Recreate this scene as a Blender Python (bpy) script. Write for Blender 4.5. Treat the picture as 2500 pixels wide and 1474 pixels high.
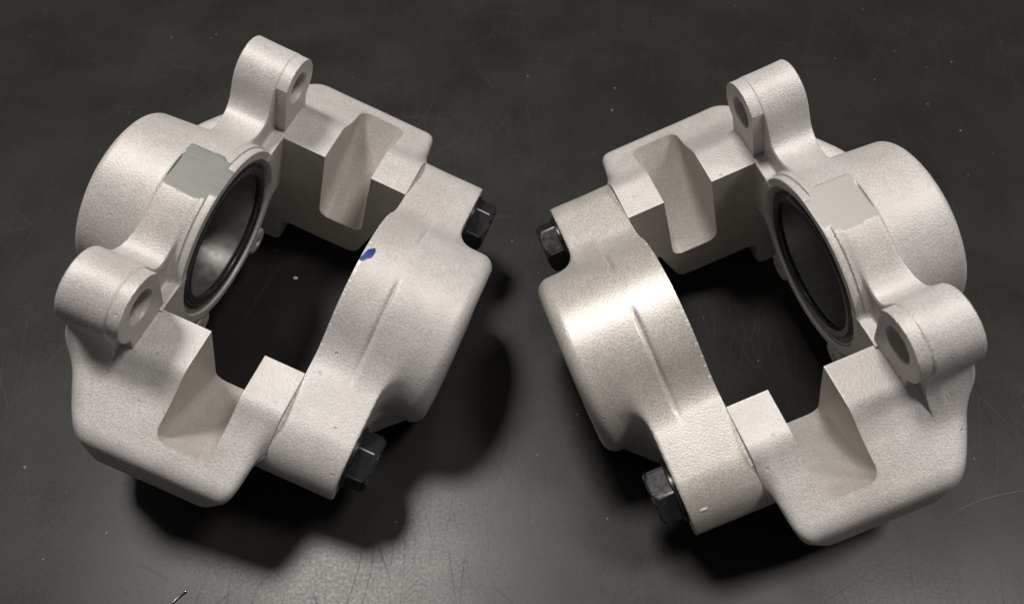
import bpy, math, random
import numpy as np
from mathutils import Matrix, Vector

random.seed(7); rng = np.random.default_rng(7)
for o in list(bpy.data.objects): bpy.data.objects.remove(o)
scn = bpy.context.scene
col = scn.collection
MM = 0.001

# ------------------------------------------------------------------ camera
PITCH = math.radians(90 - 55.96)          # tilt up from straight down
cam = bpy.data.cameras.new('camera'); cam_ob = bpy.data.objects.new('camera', cam); col.objects.link(cam_ob)
cam_ob.location = (0, 0, 0.26435); cam_ob.rotation_euler = (PITCH, 0, 0)
cam.sensor_width = 36; cam.lens = 2082.0 / 2500 * 36
cam.clip_start = 0.005; cam.clip_end = 50
cam.dof.use_dof = True; cam.dof.focus_distance = 0.262; cam.dof.aperture_fstop = 15
scn.camera = cam_ob

# ------------------------------------------------------------------ light
world = bpy.data.worlds.new('World'); scn.world = world; world.use_nodes = True
bg = world.node_tree.nodes['Background']
bg.inputs['Color'].default_value = (1.0, 0.95, 0.90, 1); bg.inputs['Strength'].default_value = 0.078

def area(name, loc, target, size, power, color, shape='DISK', size_y=None):
    l = bpy.data.lights.new(name, 'AREA'); l.shape = shape; l.size = size
    if size_y: l.size_y = size_y
    l.energy = power; l.color = color
    o = bpy.data.objects.new(name, l); col.objects.link(o); o.location = loc
    o.rotation_euler = (Vector(target) - Vector(loc)).to_track_quat('-Z', 'Y').to_euler()
    return o
area('ceiling_lamp', (-0.33, 0.50, 1.40), (0.0, 0.13, 0.03), 0.34, 15.5, (1.0, 0.95, 0.90))
area('second_lamp', (0.68, 0.18, 1.34), (0.0, 0.13, 0.03), 0.32, 9.5, (1.0, 0.95, 0.90))

vs = scn.view_settings
vs.view_transform = 'Standard'; vs.look = 'None'; vs.exposure = 0.0; vs.gamma = 1.0
vs.use_curve_mapping = False
scn.render.engine = 'CYCLES'

# ------------------------------------------------------------------ materials
def mat(name):
    m = bpy.data.materials.new(name); m.use_nodes = True
    nt = m.node_tree; b = nt.nodes['Principled BSDF']
    return m, nt, b
def node(nt, t, **kw):
    n = nt.nodes.new(t)
    for k, v in kw.items():
        if k in n.inputs: n.inputs[k].default_value = v
        else: setattr(n, k, v)
    return n
def ramp(nt, fac, stops):
    r = nt.nodes.new('ShaderNodeValToRGB'); nt.links.new(fac, r.inputs['Fac'])
    e = r.color_ramp.elements
    e[0].position, e[0].color = stops[0][0], (*stops[0][1], 1); e[1].position, e[1].color = stops[-1][0], (*stops[-1][1], 1)
    for p, c in stops[1:-1]:
        n = e.new(p); n.color = (*c, 1)
    return r
def g3(v): return (v, v, v)
def noise(nt, vec, scale, detail=2.0, rough=0.5):
    n = node(nt, 'ShaderNodeTexNoise', Scale=scale, Detail=detail, Roughness=rough)
    nt.links.new(vec, n.inputs['Vector']); return n

def cast_metal(name, base, rough=0.49, metal=0.18, grain=1.0):
    m, nt, b = mat(name); L = nt.links
    tc = node(nt, 'ShaderNodeTexCoord'); V = tc.outputs['Object']
    n1 = noise(nt, V, 1900, 1.0, .6); n2 = noise(nt, V, 120, 2, .6); n3 = noise(nt, V, 30, 1, .55)
    vo = node(nt, 'ShaderNodeTexVoronoi', Scale=240.0); L.new(V, vo.inputs['Vector'])
    pit = ramp(nt, vo.outputs['Distance'], [(0.05, g3(0)), (0.13, g3(1))])
    pm = noise(nt, V, 60, 2, .5); pmr = ramp(nt, pm.outputs['Fac'], [(0.56, g3(1)), (0.66, g3(0))])
    pitm = node(nt, 'ShaderNodeMath', operation='MAXIMUM'); L.new(pit.outputs['Color'], pitm.inputs[0]); L.new(pmr.outputs['Color'], pitm.inputs[1])
    c1 = ramp(nt, n2.outputs['Fac'], [(0.25, tuple(c * .90 for c in base)), (0.75, tuple(min(1, c * 1.06) for c in base))])
    c2 = ramp(nt, n3.outputs['Fac'], [(0.3, (.88, .86, .84)), (0.7, (1, 1, 1))])
    mx = node(nt, 'ShaderNodeMix', data_type='RGBA', blend_type='MULTIPLY'); mx.inputs[0].default_value = 1
    L.new(c1.outputs['Color'], mx.inputs[6]); L.new(c2.outputs['Color'], mx.inputs[7])
    sp = ramp(nt, n1.outputs['Fac'], [(0.32, g3(.85)), (0.68, g3(1.09))])
    mx2 = node(nt, 'ShaderNodeMix', data_type='RGBA', blend_type='MULTIPLY'); mx2.inputs[0].default_value = 1
    L.new(mx.outputs[2], mx2.inputs[6]); L.new(sp.outputs['Color'], mx2.inputs[7])
    L.new(mx2.outputs[2], b.inputs['Base Color'])
    b.inputs['Metallic'].default_value = metal
    rr = ramp(nt, n1.outputs['Fac'], [(0.3, g3(rough - .06)), (0.7, g3(rough + .1))]); L.new(rr.outputs['Color'], b.inputs['Roughness'])
    h1 = node(nt, 'ShaderNodeMath', operation='MULTIPLY_ADD'); L.new(pitm.outputs[0], h1.inputs[0]); h1.inputs[1].default_value = 3.0; L.new(n1.outputs['Fac'], h1.inputs[2])
    h2 = node(nt, 'ShaderNodeMath', operation='MULTIPLY_ADD'); L.new(n2.outputs['Fac'], h2.inputs[0]); h2.inputs[1].default_value = 0.5; L.new(h1.outputs[0], h2.inputs[2])
    b1 = node(nt, 'ShaderNodeBump', Strength=1.0 * grain, Distance=0.00011); L.new(h2.outputs[0], b1.inputs['Height'])
    L.new(b1.outputs['Normal'], b.inputs['Normal'])
    return m

def plain(name, base, rough, metal=0.0, bump=0.0, scale=600, coat=0.0, stretch=None, var=(.8, 1.15)):
    m, nt, b = mat(name); L = nt.links
    tc = node(nt, 'ShaderNodeTexCoord'); vec = tc.outputs['Object']
    if stretch:
        mp = node(nt, 'ShaderNodeMapping'); mp.inputs['Scale'].default_value = stretch; mp.inputs['Rotation'].default_value = (0, 0, .25); L.new(vec, mp.inputs['Vector']); vec = mp.outputs['Vector']
    n = noise(nt, vec, scale, 3, .6)
    c = ramp(nt, n.outputs['Fac'], [(0.3, tuple(k * var[0] for k in base)), (0.7, tuple(min(1, k * var[1]) for k in base))])
    L.new(c.outputs['Color'], b.inputs['Base Color'])
    r = ramp(nt, n.outputs['Fac'], [(0.3, g3(max(0.02, rough - .07))), (0.7, g3(rough + .07))]); L.new(r.outputs['Color'], b.inputs['Roughness'])
    b.inputs['Metallic'].default_value = metal; b.inputs['Coat Weight'].default_value = coat
    if bump:
        bp = node(nt, 'ShaderNodeBump', Strength=bump, Distance=0.0001); L.new(n.outputs['Fac'], bp.inputs['Height']); L.new(bp.outputs['Normal'], b.inputs['Normal'])
    return m

M_CAST = cast_metal('cast_aluminium', (0.62, 0.603, 0.594))
M_SATIN = cast_metal('satin_cast_aluminium', (0.64, 0.615, 0.585), rough=0.45, metal=0.42, grain=0.6)
M_MACH = cast_metal('machined_aluminium', (0.61, 0.59, 0.56), rough=0.46, metal=0.2, grain=0.35)
M_GRIND = plain('ground_zinc_grey', (0.20, 0.204, 0.195), 0.45, 0.3, 0.12, 900, 0.0, (.12, 1, 1), (.95, 1.04))
M_GRIND2 = plain('ground_pale_grey', (0.34, 0.336, 0.322), 0.46, 0.25, 0.15, 900, 0.0, (.12, 1, 1), (.95, 1.05))
M_BOLT = plain('black_oxide_steel', (0.04, 0.04, 0.042), 0.30, 0.5, 0.3, 500)
M_WORN_GLINT = plain('worn_edge_glint', (0.17, 0.17, 0.165), 0.36, 0.5, 0.2, 700)  # worn bolt edges, their highlight painted in as lighter steel
M_RUBBER = plain('black_rubber', (0.03, 0.031, 0.032), 0.27, 0.0, 0.15, 500)
M_PISTON = plain('dark_piston_steel', (0.21, 0.207, 0.202), 0.42, 0.7, 0.4, 300)
M_RING = plain('dull_steel_ring', (0.50, 0.485, 0.46), 0.34, 0.7, 0.2, 400)
M_BURR_GLINT = plain('painted_burr_glint', (0.9, 0.88, 0.84), 0.3, 0.1)  # highlight on burrs and nick, painted as a pale base colour
M_BLUE = plain('blue_paint', (0.012, 0.045, 0.26), 0.35, 0.0, 0.6, 500)
M_CRUMB = plain('pale_crumb', (0.75, 0.70, 0.62), 0.6, 0.0)
M_CHIP = plain('bright_swarf', (0.8, 0.8, 0.78), 0.2, 1.0)
M_DUST = plain('dust', (0.42, 0.36, 0.29), 0.8)
M_HAIR = plain('pale_hair', (0.20, 0.18, 0.16), 0.5)

def table_material():
    m, nt, b = mat('dark_scratched_sheet'); L = nt.links
    tc = node(nt, 'ShaderNodeTexCoord'); V = tc.outputs['Object']
    n1 = noise(nt, V, 1000, 2, .65); n2 = noise(nt, V, 26, 3, .6)
    base = ramp(nt, n2.outputs['Fac'], [(0.3, (0.0150, 0.0141, 0.0128)), (0.7, (0.0215, 0.0203, 0.0186))])
    # scratches: thin lines from stretched voronoi edges in a few directions, masked to patches
    wv = noise(nt, V, 10, 1, .5)
    ad = node(nt, 'ShaderNodeMix', data_type='VECTOR'); ad.inputs[0].default_value = .03
    L.new(V, ad.inputs[4]); L.new(wv.outputs['Color'], ad.inputs[5])
    mk = noise(nt, V, 14, 2, .5); tot = None
    for k, (ang, sc, w, lo, hi) in enumerate([(80, 34, .006, .54, .64), (35, 60, .010, .46, .36), (-50, 60, .010, .55, .66), (8, 95, .014, .44, .56), (62, 120, .016, .47, .58)]):
        mp = node(nt, 'ShaderNodeMapping'); mp.inputs['Rotation'].default_value = (0, 0, math.radians(ang)); mp.inputs['Scale'].default_value = (1, .08 if k < 3 else .2, 1)
        mp.inputs['Location'].default_value = (k * .37, k * .21, 0); L.new(ad.outputs[1], mp.inputs['Vector'])
        vo = node(nt, 'ShaderNodeTexVoronoi', feature='DISTANCE_TO_EDGE', voronoi_dimensions='2D', Scale=float(sc)); L.new(mp.outputs['Vector'], vo.inputs['Vector'])
        ln = ramp(nt, vo.outputs['Distance'], [(0.0, g3(1)), (w, g3(0))])
        mkr = ramp(nt, mk.outputs['Fac'], [(min(lo, hi), g3(0 if lo < hi else 1)), (max(lo, hi), g3(1 if lo < hi else 0))])
        mu = node(nt, 'ShaderNodeMath', operation='MULTIPLY'); L.new(ln.outputs['Color'], mu.inputs[0]); L.new(mkr.outputs['Color'], mu.inputs[1])
        if tot is None: tot = mu.outputs[0]
        else:
            mxm = node(nt, 'ShaderNodeMath', operation='MAXIMUM'); L.new(tot, mxm.inputs[0]); L.new(mu.outputs[0], mxm.inputs[1]); tot = mxm.outputs[0]
    mx = node(nt, 'ShaderNodeMix', data_type='RGBA'); mx.inputs[7].default_value = (.10, .095, .09, 1)
    sc_ = node(nt, 'ShaderNodeMath', operation='MULTIPLY'); sc_.inputs[1].default_value = .035; L.new(tot, sc_.inputs[0])
    L.new(sc_.outputs[0], mx.inputs[0]); L.new(base.outputs['Color'], mx.inputs[6]); L.new(mx.outputs[2], b.inputs['Base Color'])
    r1 = ramp(nt, n1.outputs['Fac'], [(0.3, g3(.29)), (0.7, g3(.37))]); r2 = ramp(nt, n2.outputs['Fac'], [(0.3, g3(-.04)), (0.7, g3(.08))])
    ra = node(nt, 'ShaderNodeMath', operation='ADD'); L.new(r1.outputs['Color'], ra.inputs[0]); L.new(r2.outputs['Color'], ra.inputs[1])
    rs = node(nt, 'ShaderNodeMath', operation='MULTIPLY_ADD'); L.new(tot, rs.inputs[0]); rs.inputs[1].default_value = .14; L.new(ra.outputs[0], rs.inputs[2])
    L.new(rs.outputs[0], b.inputs['Roughness'])
    b.inputs['Specular IOR Level'].default_value = 0.40
    bp = node(nt, 'ShaderNodeBump', Strength=.08, Distance=.0001); L.new(n1.outputs['Fac'], bp.inputs['Height'])
    L.new(bp.outputs['Normal'], b.inputs['Normal'])
    return m

# ------------------------------------------------------------------ table
def box_mesh(name, lo, hi):
    v = [(x, y, z) for x in (lo[0], hi[0]) for y in (lo[1], hi[1]) for z in (lo[2], hi[2])]
    f = [(0, 1, 3, 2), (4, 6, 7, 5), (0, 4, 5, 1), (2, 3, 7, 6), (0, 2, 6, 4), (1, 5, 7, 3)]
    me = bpy.data.meshes.new(name); me.from_pydata(v, [], f); me.update(); return me
tb = bpy.data.objects.new('table_top', box_mesh('table_top', (-.9, -.35, -.02), (.9, .95, 0.0))); col.objects.link(tb)
tb.data.materials.append(table_material()); tb['kind'] = 'structure'; tb['label'] = 'dark grey scratched table top under both calipers'

# ------------------------------------------------------------------ signed distance toolkit (mm)
def smin(a, b, k):
    h = np.maximum(k - np.abs(a - b), 0) / k
    return np.minimum(a, b) - h * h * k * .25
def smax(a, b, k): return -smin(-a, -b, k)
def rint(a, b, r):            # intersection with a round edge of radius r
    return np.minimum(np.maximum(a + r, b + r), 0) + np.sqrt(np.maximum(a + r, 0) ** 2 + np.maximum(b + r, 0) ** 2) - r
def slab(x, a, b): return np.abs(x - (a + b) / 2) - (b - a) / 2
def rbox(x, y, z, lo, hi, r):
    q = [np.maximum(slab(c, a + r, b - r), 0) for c, a, b in zip((x, y, z), lo, hi)]
    inn = np.maximum(np.maximum(slab(x, lo[0] + r, hi[0] - r), slab(y, lo[1] + r, hi[1] - r)), slab(z, lo[2] + r, hi[2] - r))
    return np.sqrt(q[0] ** 2 + q[1] ** 2 + q[2] ** 2) + np.minimum(inn, 0) - r
def caps2(y, z, a, b, r):
    ay, az = y - a[0], z - a[1]; by, bz = b[0] - a[0], b[1] - a[1]
    t = np.clip((ay * by + az * bz) / (by * by + bz * bz), 0, 1)
    return np.hypot(ay - by * t, az - bz * t) - r
def sstep(a, b, x):
    t = np.clip((x - a) / (b - a), 0, 1); return t * t * (3 - 2 * t)

LUGS = ((46.6, 38.4, 1), (-43.6, -34.6, -1)); LUGZ = 24.6; HOLEZ = 25.6
BOLTS = ((48.0, -3.4), (-47.5, -3.4))

def flange2(ay, z):
    top = .172 * (ay - 46.3) + .985 * (z + 5.0) - 14.5
    body = np.maximum(np.maximum(top, ay - 48.7), np.maximum(-18.5 - z, -ay))
    return np.minimum(body, np.hypot(ay - 46.3, z + 5.0) - 14.5)

def inner(x, y, z):
    ay = np.abs(y); rad = np.hypot(y, z)
    Rh = 27.3 + (x + 35.2) * .085
    house = rint(rad - Rh, slab(x, -35.4, -4.0), 2.2)
    fl = rint(rad - 30.5, slab(x, -15.3, -2.3), .5)
    boss = rint(rad - 30.0, slab(x, -4.0, 0.0), .25)
    body = np.minimum(smin(house, fl, 1.6), boss)
    plate = rint(np.maximum(slab(z, -12, 12.6), ay - 37), slab(x, -15.5, 0.0), .25)
    body = smin(body, plate, 1.2)
    # arms and lugs
    xb = -15.3 - 3.2 * sstep(14, 36, ay)
    two = rad - 30.3
    for yc, yf, s in LUGS:
        lug2 = np.hypot(y - yc, z - LUGZ) - 10.6
        web = caps2(y, z, (s * 26, 5.), (yc - s * 1, LUGZ - 4), 5.5)
        web2 = caps2(y, z, (s * 46, 2.), (yc, LUGZ - 4), 7.0)
        arm = smin(smin(lug2, web, 6.0), web2, 6.0)
        two = smin(two, arm, 17.0)
    arms = rint(two, np.maximum(xb - x, x + 4.3), .6)
    body = smin(body, arms, 1.2)
    for yc, yf, s in LUGS:
        c2 = np.hypot(y - yc, z - LUGZ) - 10.4
        b2 = np.maximum(slab(y * s, yf * s, abs(yc) + 6.5), slab(z, 8, LUGZ + 4))
        f2 = np.maximum(np.minimum(c2, b2), (yf - y) * s)
        body = np.minimum(body, rint(f2, slab(x, -6.0, -0.8), .35))
    # bridges
    slope = smax(.371 * (ay - 54) + .928 * (z - 8.3), z - 9.2, 2.0)
    strip = smax(z - 11.7, .80 * (ay - 51.3) + .60 * (z - 11.3), 2.5)
    strip = smax(strip, -1.0 - z, 2.0)
    rear = smax((-(x + 20.3) + (ay - 51) * .6) / 1.166, -(x + 20.5), 10.0)
    blk = smax(slope, ay - 75.0 - .10 * (z + 10), 5.0)
    blk = smax(blk, -z - 37 + .22 * (ay - 36), 3.0)
    blk = smax(blk, rear, 4.5)
    blk = smax(blk, (x - 43.0 - .31 * np.minimum(z - 3, 0)) / 1.047, 4.0)
    blk = smin(blk, np.maximum(strip, slab(x, -6, 43.95)), 3.5)
    blk = np.minimum(blk, np.maximum(flange2(ay, z), slab(x, 28, 43.95)))
    blk = np.maximum(blk, x - 43.95)
    foot = rbox(x, ay, z, (-13, 34, -52.0), (0, 55, -24), 3.0)
    blk = smin(blk, foot, 4.0)
    blk = np.maximum(blk, 36.0 - ay)
    body = np.minimum(body, blk)
    # web joining arms to bridges behind the lugs
    body = np.minimum(body, np.maximum(smin(arms, blk, 9.0), x + 4.5))
    # rear shoulders and an unseen skirt added to keep light out of the window
    sh = -.865 * (x + 35.3) + .5 * (ay - 36.5)
    sh = smax(smax(smax(sh, -36.0 - x, 4.0), ay - 60, 4.0), slab(z, -30, -4.0), 5.0)
    sh = np.maximum(np.maximum(sh, x + 6), 20 - y)
    body = smin(body, sh, 3.0)
    body = smin(body, rbox(x, ay, z, (-24, -5, -47), (-9, 38, -14), 5.0), 3.0)
    # small ears below the bore
    ear = rint(np.hypot(ay - 19.0, z + 29.5) - 5.0, slab(x, -12, -0.3), .8)
    body = smin(body, ear, 1.5)
    body = np.maximum(body, 1.7 - np.hypot(np.hypot(ay - 19.5, z + 30.5), np.maximum(-3 - x, 0)))
    # cuts: bore, seal groove, disc slot, lug holes, hand-ground flat
    body = np.maximum(body, -rint(rad - 24.2, slab(x, -28, 10), .3))
    body = np.maximum(body, -np.maximum(rad - (26.9 + np.clip(x + .8, 0, 1) * .5), slab(x, -1.5, 10)))
    disc = rint(np.hypot(y, z - 58.4) - 88.0, slab(x, 14.8, 31.45), 3.7)
    body = np.maximum(body, -disc)
    for yc, yf, s in LUGS:
        body = np.maximum(body, -(np.hypot(y - yc, z - HOLEZ) - 5.3 - .5 * np.clip(x + 1.3, 0, .6)))
    grind = np.maximum(np.maximum(29.62 - z + .012 * y, slab(x, -15.45, 2)), ay - 14)
    body = np.maximum(body, -grind)
    return body

def outer(x, y, z):
    ay = np.abs(y); rad = np.hypot(y, z)
    f2 = flange2(ay, z)
    cyl = rint(rad - 29.3, slab(x, 30, 80.5), 4.5)
    fl3 = rint(np.maximum(f2, -z - 24), slab(x, 30, 65.8), .5)
    d = smin(cyl, fl3, 5.5 + 2.0 * sstep(56.5, 57.5, x))
    gm = sstep(-37, -24, y) * (1 - sstep(-9, -2, y)) + .8 * sstep(9, 13, y) * (1 - sstep(18, 23, y))
    d = d + .65 * gm * np.exp(-((x - 57.0) / .65) ** 2)
    # shoulders running from the end of the cylinder out to the flange
    pl = ((x - 80) * .735 + (ay - 17.5) * .678)
    wd = smax(smax(smax(pl, ay - 38, 3.0), x - 80.3, 5.0), slab(z, -27, -3.5), 6.0)
    wd = np.maximum(wd, 50 - x)
    d = smin(d, wd, 3.0)
    d = np.maximum(d, 44.05 - x)
    base = rbox(x, ay, z, (44.05, -5, -36), (60, 44, -10), 3.0)
    d = smin(d, base, 3.0)
    for yc, zc in BOLTS:
        d = np.maximum(d, -np.maximum(np.hypot(y - yc, z - zc) - 12.5, 65.8 - x))
    d = np.maximum(d, -rint(rad - 24.2, slab(x, 30, 68), .3))
    d = np.maximum(d, -np.maximum(rad - 26.8, x - 45.2))
    return d

def dual_contour(fn, lo, hi, h):
    lo = np.array(lo, np.float64); n = np.ceil((np.array(hi) - lo) / h).astype(int) + 1
    ax = [(lo[i] + h * np.arange(n[i])).astype(np.float32) for i in range(3)]
    D = np.empty(n, np.float32)
    for i0 in range(0, n[0], 24):
        X, Y, Z = np.meshgrid(ax[0][i0:i0 + 24], ax[1], ax[2], indexing='ij'); D[i0:i0 + 24] = fn(X, Y, Z)
    S = D < 0; nc = n - 1
    cid = lambda a: (a[:, 0] * nc[1] + a[:, 1]) * nc[2] + a[:, 2]
    ids = []; pts = []; quads = []
    for k in range(3):
        sl0 = [slice(None)] * 3; sl1 = [slice(None)] * 3; sl0[k] = slice(0, -1); sl1[k] = slice(1, None)
        a = np.argwhere(S[tuple(sl0)] != S[tuple(sl1)])
        i, j = [q for q in range(3) if q != k]
        a = a[(a[:, i] > 0) & (a[:, i] < nc[i]) & (a[:, j] > 0) & (a[:, j] < nc[j])]
        b = a.copy(); b[:, k] += 1
        d0 = D[tuple(a.T)].astype(np.float64); d1 = D[tuple(b.T)].astype(np.float64)
        p0 = lo + a * h; t0 = np.zeros(len(a)); t1 = np.ones(len(a)); e0 = d0.copy(); e1 = d1.copy()
        for _ in range(3):
            t = t0 + (t1 - t0) * e0 / (e0 - e1); p = p0.copy(); p[:, k] += t * h
            e = fn(p[:, 0], p[:, 1], p[:, 2]); s = (e < 0) == (e0 < 0)
            t0 = np.where(s, t, t0); e0 = np.where(s, e, e0); t1 = np.where(s, t1, t); e1 = np.where(s, e1, e)
            e0 = np.where(e0 == e1, e0 + 1e-9, e0)
        t = np.clip(t0 + (t1 - t0) * e0 / (e0 - e1), 0, 1); p = p0.copy(); p[:, k] += t * h
        c4 = []
        for di, dj in ((-1, -1), (0, -1), (0, 0), (-1, 0)):
            c = a.copy(); c[:, i] += di; c[:, j] += dj; c4.append(cid(c))
        q = np.stack(c4, 1)
        flip = (d0 < 0) ^ (k == 1)
        q[~flip] = q[~flip][:, ::-1]
        quads.append(q); ids.append(np.stack(c4, 1)); pts.append(p)
    P = np.concatenate(pts); I = np.concatenate(ids); Q = np.concatenate(quads)
    e = .04; N = np.stack([fn(P[:, 0] + dx, P[:, 1] + dy, P[:, 2] + dz) - fn(P[:, 0] - dx, P[:, 1] - dy, P[:, 2] - dz) for dx, dy, dz in ((e, 0, 0), (0, e, 0), (0, 0, e))], 1)
    N /= np.linalg.norm(N, axis=1)[:, None] + 1e-12
    u, invi = np.unique(I.ravel(), return_inverse=True); m = len(u)
    rep = np.repeat(np.arange(len(P)), 4)
    acc = lambda w: np.bincount(invi, weights=w[rep], minlength=m)
    cnt = acc(np.ones(len(P))); mass = np.stack([acc(P[:, k]) for k in range(3)], 1) / cnt[:, None]
    bb = (N * P).sum(1)
    ATA = np.empty((m, 3, 3)); ATb = np.empty((m, 3))
    for r in range(3):
        ATb[:, r] = acc(N[:, r] * bb)
        for c in range(r, 3): ATA[:, r, c] = ATA[:, c, r] = acc(N[:, r] * N[:, c])
    rhs = ATb - np.einsum('nij,nj->ni', ATA, mass)
    V = mass + np.linalg.solve(ATA + np.eye(3) * .06, rhs[:, :, None])[:, :, 0]
    ci = np.stack([u // (nc[1] * nc[2]), (u // nc[2]) % nc[1], u % nc[2]], 1); c0 = lo + ci * h
    V = np.clip(V, c0 - .05 * h, c0 + 1.05 * h)
    F = np.searchsorted(u, Q)
    return V, F

def raw_mesh(name, V, F, mats, matidx=None, normals=None, mirror=False):
    V = V * MM
    if mirror:
        V = V * [-1, 1, 1]; F = F[:, ::-1]
        if normals is not None: normals = (normals * [-1, 1, 1])[:, ::-1]
    me = bpy.data.meshes.new(name)
    nv, nf = len(V), len(F)
    me.vertices.add(nv); me.vertices.foreach_set('co', V.astype(np.float32).ravel())
    me.loops.add(nf * 4); me.loops.foreach_set('vertex_index', F.astype(np.int32).ravel())
    me.polygons.add(nf); me.polygons.foreach_set('loop_start', np.arange(0, nf * 4, 4, dtype=np.int32))
    for m in mats: me.materials.append(m)
    if matidx is not None: me.polygons.foreach_set('material_index', matidx.astype(np.int32))
    me.update(calc_edges=True)
    me.polygons.foreach_set('use_smooth', np.ones(nf, bool))
    if normals is not None:
        me.normals_split_custom_set(normals.reshape(-1, 3).tolist())
    me.update(); return me

def corner_normals(V, F, ang=34):
    me = raw_mesh('tmp', V, F, []); me.set_sharp_from_angle(angle=math.radians(ang))
    a = np.empty(len(F) * 4 * 3, np.float32); me.corner_normals.foreach_get('vector', a)
    bpy.data.meshes.remove(me); return a.reshape(-1, 4, 3)

def cut(V, F, N, mask, mi):
    f = F[mask]; u, inv = np.unique(f, return_inverse=True)
    return V[u], inv.reshape(f.shape), N[mask], mi[mask]

RES = 0.55
Vi, Fi = dual_contour(inner, (-37, -79, -55), (45.5, 79, 37.5), RES)
Vo, Fo = dual_contour(outer, (43, -63, -38.5), (82.5, 63, 31.5), RES)
Ni = corner_normals(Vi, Fi); No = corner_normals(Vo, Fo)

def slots_inner(V, F, N):
    c = V[F].mean(1); n = N.mean(1); n /= np.linalg.norm(n, axis=1)[:, None] + 1e-9
    mi = np.zeros(len(F), int); rad = np.hypot(c[:, 1], c[:, 2]); ay = np.abs(c[:, 1])
    mi[(c[:, 0] > -1.0) & (n[:, 0] > .9) & (ay < 60) & (c[:, 0] < 1)] = 1                         # faced bore land and lug faces
    mi[(rad < 27.6) & (c[:, 0] > -29) & (c[:, 0] < -.02) & (np.abs(n[:, 0]) < .5) & ((c[:, 1] * n[:, 1] + c[:, 2] * n[:, 2]) < 0)] = 1
    mi[(c[:, 0] > 14.6) & (c[:, 0] < 31.6) & (np.hypot(c[:, 1], c[:, 2] - 58.4) < 88.4)] = 1       # milled slot
    mi[(ay < 36.2) & (c[:, 0] > .3)] = 1                                                            # window walls
    mi[(ay < 9.0) & (np.abs(c[:, 2] - 29.62 - .012 * c[:, 1]) < .04) & (c[:, 0] > -15.6) & (c[:, 0] < -.05)] = 2
    return mi
MIi = slots_inner(Vi, Fi, Ni)
def cast_waver(V, F, N, mi):
    """slight unevenness of the as-cast skin; machined faces stay true"""
    keep = np.zeros(len(V), bool); keep[F[mi > 0].ravel()] = True
    nv = np.zeros_like(V); np.add.at(nv, F.ravel(), N.reshape(-1, 3)); nv /= np.linalg.norm(nv, axis=1)[:, None] + 1e-9
    r = np.random.default_rng(11); h = np.zeros(len(V))
    for wl, am in ((30, .022), (17, .013), (10, .006), (6, .003)):
        for _ in range(4):
            k = r.normal(size=3); k *= 2 * np.pi / wl / np.linalg.norm(k); h += am * np.sin(V @ k + r.uniform(0, 6.28))
    h[keep] = 0
    return V + nv * h[:, None]
Vi = cast_waver(Vi, Fi, Ni, MIi); Ni = corner_normals(Vi, Fi)
co = Vo[Fo].mean(1); no_ = No.mean(1)
MIo = np.where((co[:, 0] < 44.6) & (no_[:, 0] < -.8), 1, 0)
ragged = np.sin(co[:, 1] * 5.1) + np.sin(co[:, 1] * 11.7 + 1) + np.sin(co[:, 1] * 2.3 + 2)
MIo[(co[:, 0] < 44.75) & (no_[:, 0] > -.8) & (co[:, 2] > 4) & (((co[:, 1] > -53) & (co[:, 1] < -38) & (ragged > -.6)) | ((co[:, 1] > -9) & (co[:, 1] < -3) & (ragged > -.2)) | ((ragged > 1.6) & (np.abs(co[:, 1]) < 34)))] = 3  # seam burr: edge highlight painted onto these faces
Vo = cast_waver(Vo, Fo, No, (co[:, 0] < 44.8).astype(int)); No = corner_normals(Vo, Fo)
ci_ = Vi[Fi].mean(1)
lugsel = []
for yc, yf, s in LUGS:
    r = np.hypot(ci_[:, 1] - yc, ci_[:, 2] - LUGZ)
    lugsel.append((ci_[:, 0] > -21.5) & (r < 11.2) & ((ci_[:, 2] > LUGZ - 6.0) | (r < 5.9) | (ci_[:, 0] > -4.5)) & (ci_[:, 2] > 12.3))
rest = ~(lugsel[0] | lugsel[1])

# ------------------------------------------------------------------ lathe / hex helpers
def lathe_x(prof, n=96, mirror=False):
    """closed profile [(x, r)] turned round the X axis"""
    t = np.linspace(0, 2 * np.pi, n, endpoint=False); m = len(prof)
    V = np.array([[x, r * math.cos(a), r * math.sin(a)] for a in t for x, r in prof])
    F = [((i * m + j), (i * m + (j + 1) % m), (((i + 1) % n) * m + (j + 1) % m), (((i + 1) % n) * m + j)) for i in range(n) for j in range(m)]
    return V, np.array(F)
def arc(cx, cr, r, a0, a1, n=8): return [(cx + r * math.cos(math.radians(a0 + (a1 - a0) * i / n)), cr + r * math.sin(math.radians(a0 + (a1 - a0) * i / n))) for i in range(n + 1)]

def part(name, V, F, mats, parent, mirror, ang=35, mi=None, N=None):
    V = np.asarray(V, float); F = np.asarray(F)
    if N is None: N = corner_normals(V, F, ang)
    me = raw_mesh(name, V, F, mats, mi, N, mirror)
    o = bpy.data.objects.new(name, me); col.objects.link(o); o.parent = parent
    return o

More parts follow.
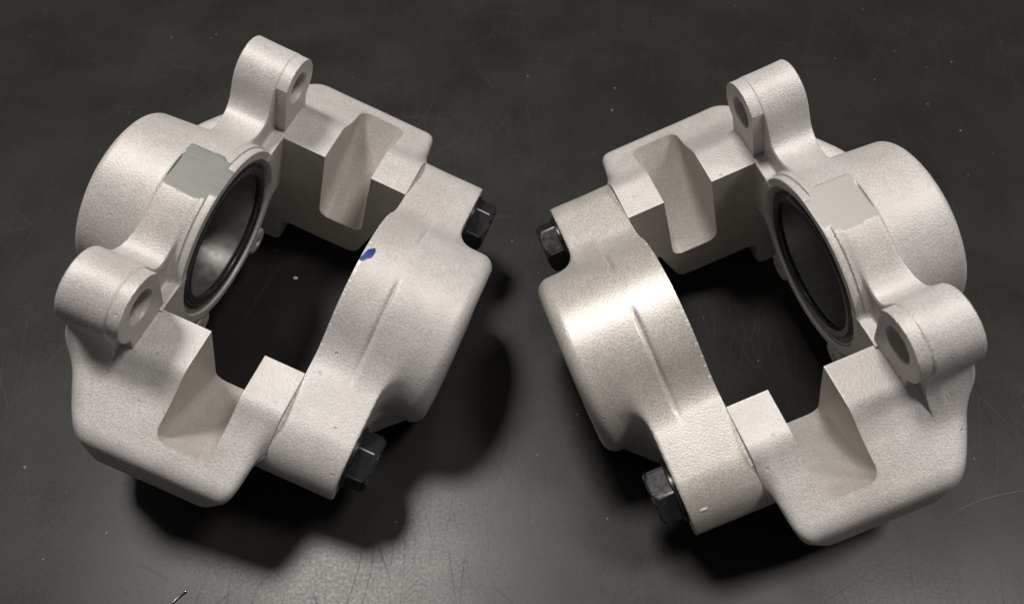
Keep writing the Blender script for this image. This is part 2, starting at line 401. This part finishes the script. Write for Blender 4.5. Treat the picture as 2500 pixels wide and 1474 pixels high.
def hex_head(x0, x1, r, rot):
    """bolt head with a chamfered end and broken corners, as quads (axis X, centred)"""
    n = 192; V = []; F = []; worn_glint = []
    ap = r * math.cos(math.pi / 6); rings = []
    for kx, lim in ((x0, None), (x1 - 1.7, None), (x1 - 1.1, ap * 1.11), (x1 - .6, ap * 1.055), (x1 - .1, ap * .97), (x1, ap * .93), (x1 - .25, ap * .90), (x1 - .25, 0.0001)):
        ring = []
        for i in range(n):
            a = 2 * math.pi * i / n
            rr = min(ap / math.cos((a % (math.pi / 3)) - math.pi / 6), r * .989)
            if lim is not None: rr = min(rr, lim)
            ring.append(len(V)); V.append((kx, rr * math.cos(a + rot), rr * math.sin(a + rot)))
        rings.append(ring)
    for q, (a, b) in enumerate(zip(rings, rings[1:])):
        for i in range(n):
            F.append((a[i], b[i], b[(i + 1) % n], a[(i + 1) % n])[::-1])
            c = min(i % 32, 31 - i % 32)
            worn_glint.append(1 if (q == 0 and c == 0) or (q == 3 and c < 4) or q == 4 and (i * 7) % 5 < 2 else 0)  # corner faces that take the painted edge highlight and wear
    return np.array(V), np.array(F), np.array(worn_glint)

# ------------------------------------------------------------------ calipers
def caliper(mirror, loc, yaw, label, rots):
    root = bpy.data.objects.new('brake_caliper', None); col.objects.link(root)
    root.empty_display_size = .02
    tilt = 0.2721
    root.location = Vector(loc) * MM
    R = Matrix.Rotation(yaw, 4, 'Z') @ Matrix.Rotation(-tilt if mirror else tilt, 4, 'Y')
    root.rotation_euler = R.to_euler()
    root['label'] = label; root['category'] = 'brake caliper'; root['group'] = 'mirrored pair of brake calipers'
    mats = [M_CAST, M_MACH, M_GRIND2 if mirror else M_GRIND, M_BURR_GLINT]
    omats = [M_SATIN if mirror else M_CAST] + mats[1:]
    v, f, n, mi = cut(Vi, Fi, Ni, rest, MIi)
    inn = part('inner_casting', v, f, mats, root, mirror, mi=mi, N=n)
    for sel in lugsel:
        v, f, n, mi = cut(Vi, Fi, Ni, sel, MIi); part('mounting_lug', v, f, mats, inn, mirror, mi=mi, N=n)
    out = part('outer_casting', Vo, Fo, omats, root, mirror, mi=MIo, N=No)
    # piston cup, dust seal
    pr = [(-27, .01), (-27, 23.0), (-2.6, 23.0), (-2.2, 22.6), (-2.2, 21.9), (-2.8, 21.4), (-20, 21.0), (-22, 20.0), (-23.5, 17.0), (-24.0, .01)]
    v, f = lathe_x(pr, 128); part('piston', v, f[:, ::-1], [M_PISTON], root, mirror, 40)
    ps = [(-3.0, 22.0), (-3.0, 25.6)] + arc(-1.7, 24.9, .6, 90, 20, 5) + [(-1.35, 24.6)] + arc(-1.3, 23.3, 1.1, 60, 0, 6) + arc(-1.2, 22.1, .8, 20, -110, 6)
    v, f = lathe_x(ps, 128); part('dust_seal', v, f[:, ::-1], [M_RUBBER], root, mirror, 50)
    rs = [(-2.4, 25.3), (-2.4, 26.85), (-.75, 26.85)] + arc(-1.0, 26.4, .3, 60, -40, 4) + [(-1.0, 25.6), (-1.5, 25.3)]
    v, f = lathe_x(rs, 128); part('retaining_ring', v, f[:, ::-1], [M_RING], root, mirror, 50)
    for k, (yc, zc) in enumerate(BOLTS):
        v, f, wn = hex_head(66.9, 73.4, 8.9, rots[k]); v = v + [0, yc, zc]
        b = part('bolt', v, f, [M_BOLT, M_WORN_GLINT], root, mirror, 25, mi=wn)
        w, g = lathe_x([(65.75, 6.0), (65.75, 9.6), (66.75, 9.6), (66.95, 9.3), (66.95, 6.0)], 48); part('washer', w + [0, yc, zc], g[:, ::-1], [M_BOLT], b, mirror, 30)
    return root, out

cl, outl = caliper(False, (-90.35, 169.47, 50.0), -0.3415, 'pale cast aluminium brake caliper with a blue paint dab and a dark grey ground patch', (math.radians(30), math.radians(28)))
cr, outr = caliper(True, (92.31, 157.82, 50.0), 0.3134, 'cast aluminium brake caliper with glare on its bolted half, no blue paint', (math.radians(20), math.radians(50)))

# ------------------------------------------------------------------ marks on the castings
def blob_quads(n=20, m=4):
    """disc of quads: ring 0 is a tiny centre ring"""
    V = [( (.02 + .98 * j / m), 2 * math.pi * i / n) for j in range(m + 1) for i in range(n)]
    F = [(j * n + i, (j + 1) * n + i, (j + 1) * n + (i + 1) % n, j * n + (i + 1) % n) for j in range(m) for i in range(n)]
    return V, np.array(F)
pv, pf = blob_quads()
P = []
for r, a in pv:
    u = r * math.cos(a); w = r * math.sin(a) * (.95 + .35 * u) * (1 + .15 * math.sin(5 * a))
    xx = max(44.0, 45.55 + 1.5 * u - .55 * w); yy = -1.6 + 2.4 * u + 1.5 * w
    R_ = 29.3 + .15 - .05 * r ** 4
    P.append((xx, yy, math.sqrt(R_ * R_ - yy * yy)))
pm = part('paint_mark', P, pf, [M_BLUE], outl, False, 60); pm['label'] = 'blue paint dab at the window edge'

def lump(name, size, mat_, seed, n=10, m=6):
    """small irregular closed lump of quads"""
    rg = np.random.default_rng(seed); V = []; F = []
    k = rg.normal(size=(4, 3)); ph = rg.uniform(0, 6, 4)
    for j in range(m + 1):
        t = math.pi * (.01 + .98 * j / m)
        for i in range(n):
            a = 2 * math.pi * i / n; d = np.array([math.sin(t) * math.cos(a), math.sin(t) * math.sin(a), math.cos(t)])
            d = d * (1 + .18 * sum(math.sin(2.2 * float(k[q] @ d) + ph[q]) for q in range(4)) / 2)
            V.append(d * size)
    for j in range(m):
        for i in range(n): F.append((j * n + i, (j + 1) * n + i, (j + 1) * n + (i + 1) % n, j * n + (i + 1) % n))
    V = np.array(V); V[:, 2] -= V[:, 2].min()
    return raw_mesh(name, V, np.array(F), [mat_])
def nick_at(x, deg, u, r, a):
    t = math.radians(deg) + .035 * r * math.sin(a); R_ = 14.5 + .16 * (1 - r ** 2) + .02
    return (x + u * r * math.cos(a), -(46.3 + R_ * math.cos(t)), -5.0 + R_ * math.sin(t))
nk = part('nick_painted_glint', np.array([nick_at(61.3, 38, 1.3, r, a) for r, a in pv]), pf, [M_BURR_GLINT], outr, True, 60)  # nick in the flange, its glint painted pale

def thing(o, label, cat): col.objects.link(o); o['label'] = label; o['category'] = cat; return o
cb = thing(bpy.data.objects.new('crumb', lump('crumb', (.9, .65, .5), M_CRUMB, 3)), 'tiny pale crumb on the table inside the window of the blue dabbed caliper', 'crumb')
cb.location = (-.0825, .1891, 0)

def tube(name, pts, rad, mat_, sides=6):
    pts = [Vector(p) for p in pts]; V = []; F = []
    for i, p in enumerate(pts):
        t = (pts[min(i + 1, len(pts) - 1)] - pts[max(i - 1, 0)]).normalized(); s_ = t.cross(Vector((0, 0, 1))).normalized(); u = s_.cross(t)
        rr = rad * (.35 if i in (0, len(pts) - 1) else 1)
        for k in range(sides):
            a = 2 * math.pi * k / sides; V.append(p + (s_ * math.cos(a) + u * math.sin(a)) * rr)
    for i in range(len(pts) - 1):
        for k in range(sides): F.append((i * sides + k, i * sides + (k + 1) % sides, (i + 1) * sides + (k + 1) % sides, (i + 1) * sides + k))
    return raw_mesh(name, np.array([tuple(v) for v in V]), np.array(F), [mat_])
def curve(ctrl, n=60):
    """Catmull-Rom through control points"""
    c = [Vector(p) for p in ctrl]; c = [c[0] * 2 - c[1]] + c + [c[-1] * 2 - c[-2]]; out = []
    for i in range(1, len(c) - 2):
        for k in range(n // (len(c) - 3)):
            t = k / (n // (len(c) - 3)); a, b_, d_, e = c[i - 1:i + 3]
            out.append(.5 * ((2 * b_) + (d_ - a) * t + (2 * a - 5 * b_ + 4 * d_ - e) * t * t + (3 * b_ - a - 3 * d_ + e) * t ** 3))
    return out
hr = thing(bpy.data.objects.new('hair', tube('hair', curve([(190, 107, .1), (166.5, 104.5, .1), (149.3, 100.5, .12), (129.4, 90.4, .1), (111.1, 78.8, .1), (93.8, 68.5, .1), (80, 58, .1)], 120), .085, M_HAIR)),
           'long fine pale hair curving over the table beside the caliper without paint', 'hair')
sv = thing(bpy.data.objects.new('metal_sliver', tube('metal_sliver', curve([(-104.5, 66.5, .35), (-102.0, 69.4, .4), (-100.4, 71.2, .45), (-98.7, 72.6, .7)], 24), .28, M_CHIP)),
           'short bright curved metal sliver lying on the table', 'sliver')

# fine dust and grit on the table
spots = [(-140.4, 331.5), (-161.1, 329.5), (-168.8, 279.2), (7.2, 302.8), (46.2, 294.6), (44.1, 280.7), (202.8, 312.3), (164.6, 300.4), (184.4, 284.4), (194.1, 267.9), (153.9, 115.7), (0.0, 207.4), (-145.8, 82.2), (-128.3, 90.6), (8.4, 117.0), (22.5, 132.1), (30.5, 95.2), (155.4, 141.5), (88.1, 153.2), (-161.3, 112.8)]
V = []; F = []
def grit(x, y, r):
    b0 = len(V); a0 = random.random() * 6
    for k in range(5):
        a = a0 + k * 1.2566; V.append((x + r * math.cos(a) * random.uniform(.6, 1.1), y + r * math.sin(a) * random.uniform(.6, 1.1), .0))
    V.append((x, y, r * .8)); F.extend([(b0 + k, b0 + (k + 1) % 5, b0 + 5) for k in range(5)])
for x, y in spots: grit(x, y, random.uniform(.28, .55))
for _ in range(420): grit(random.uniform(-260, 260), random.uniform(60, 370), .06 + .22 * random.random() ** 3)
me = bpy.data.meshes.new('dust'); me.from_pydata([(a * MM, b_ * MM, c * MM) for a, b_, c in V], [], F); me.update(); me.materials.append(M_DUST)
du = bpy.data.objects.new('dust', me); col.objects.link(du); du['kind'] = 'stuff'; du['label'] = 'fine specks of dust and grit scattered on the table'; du['category'] = 'dust'
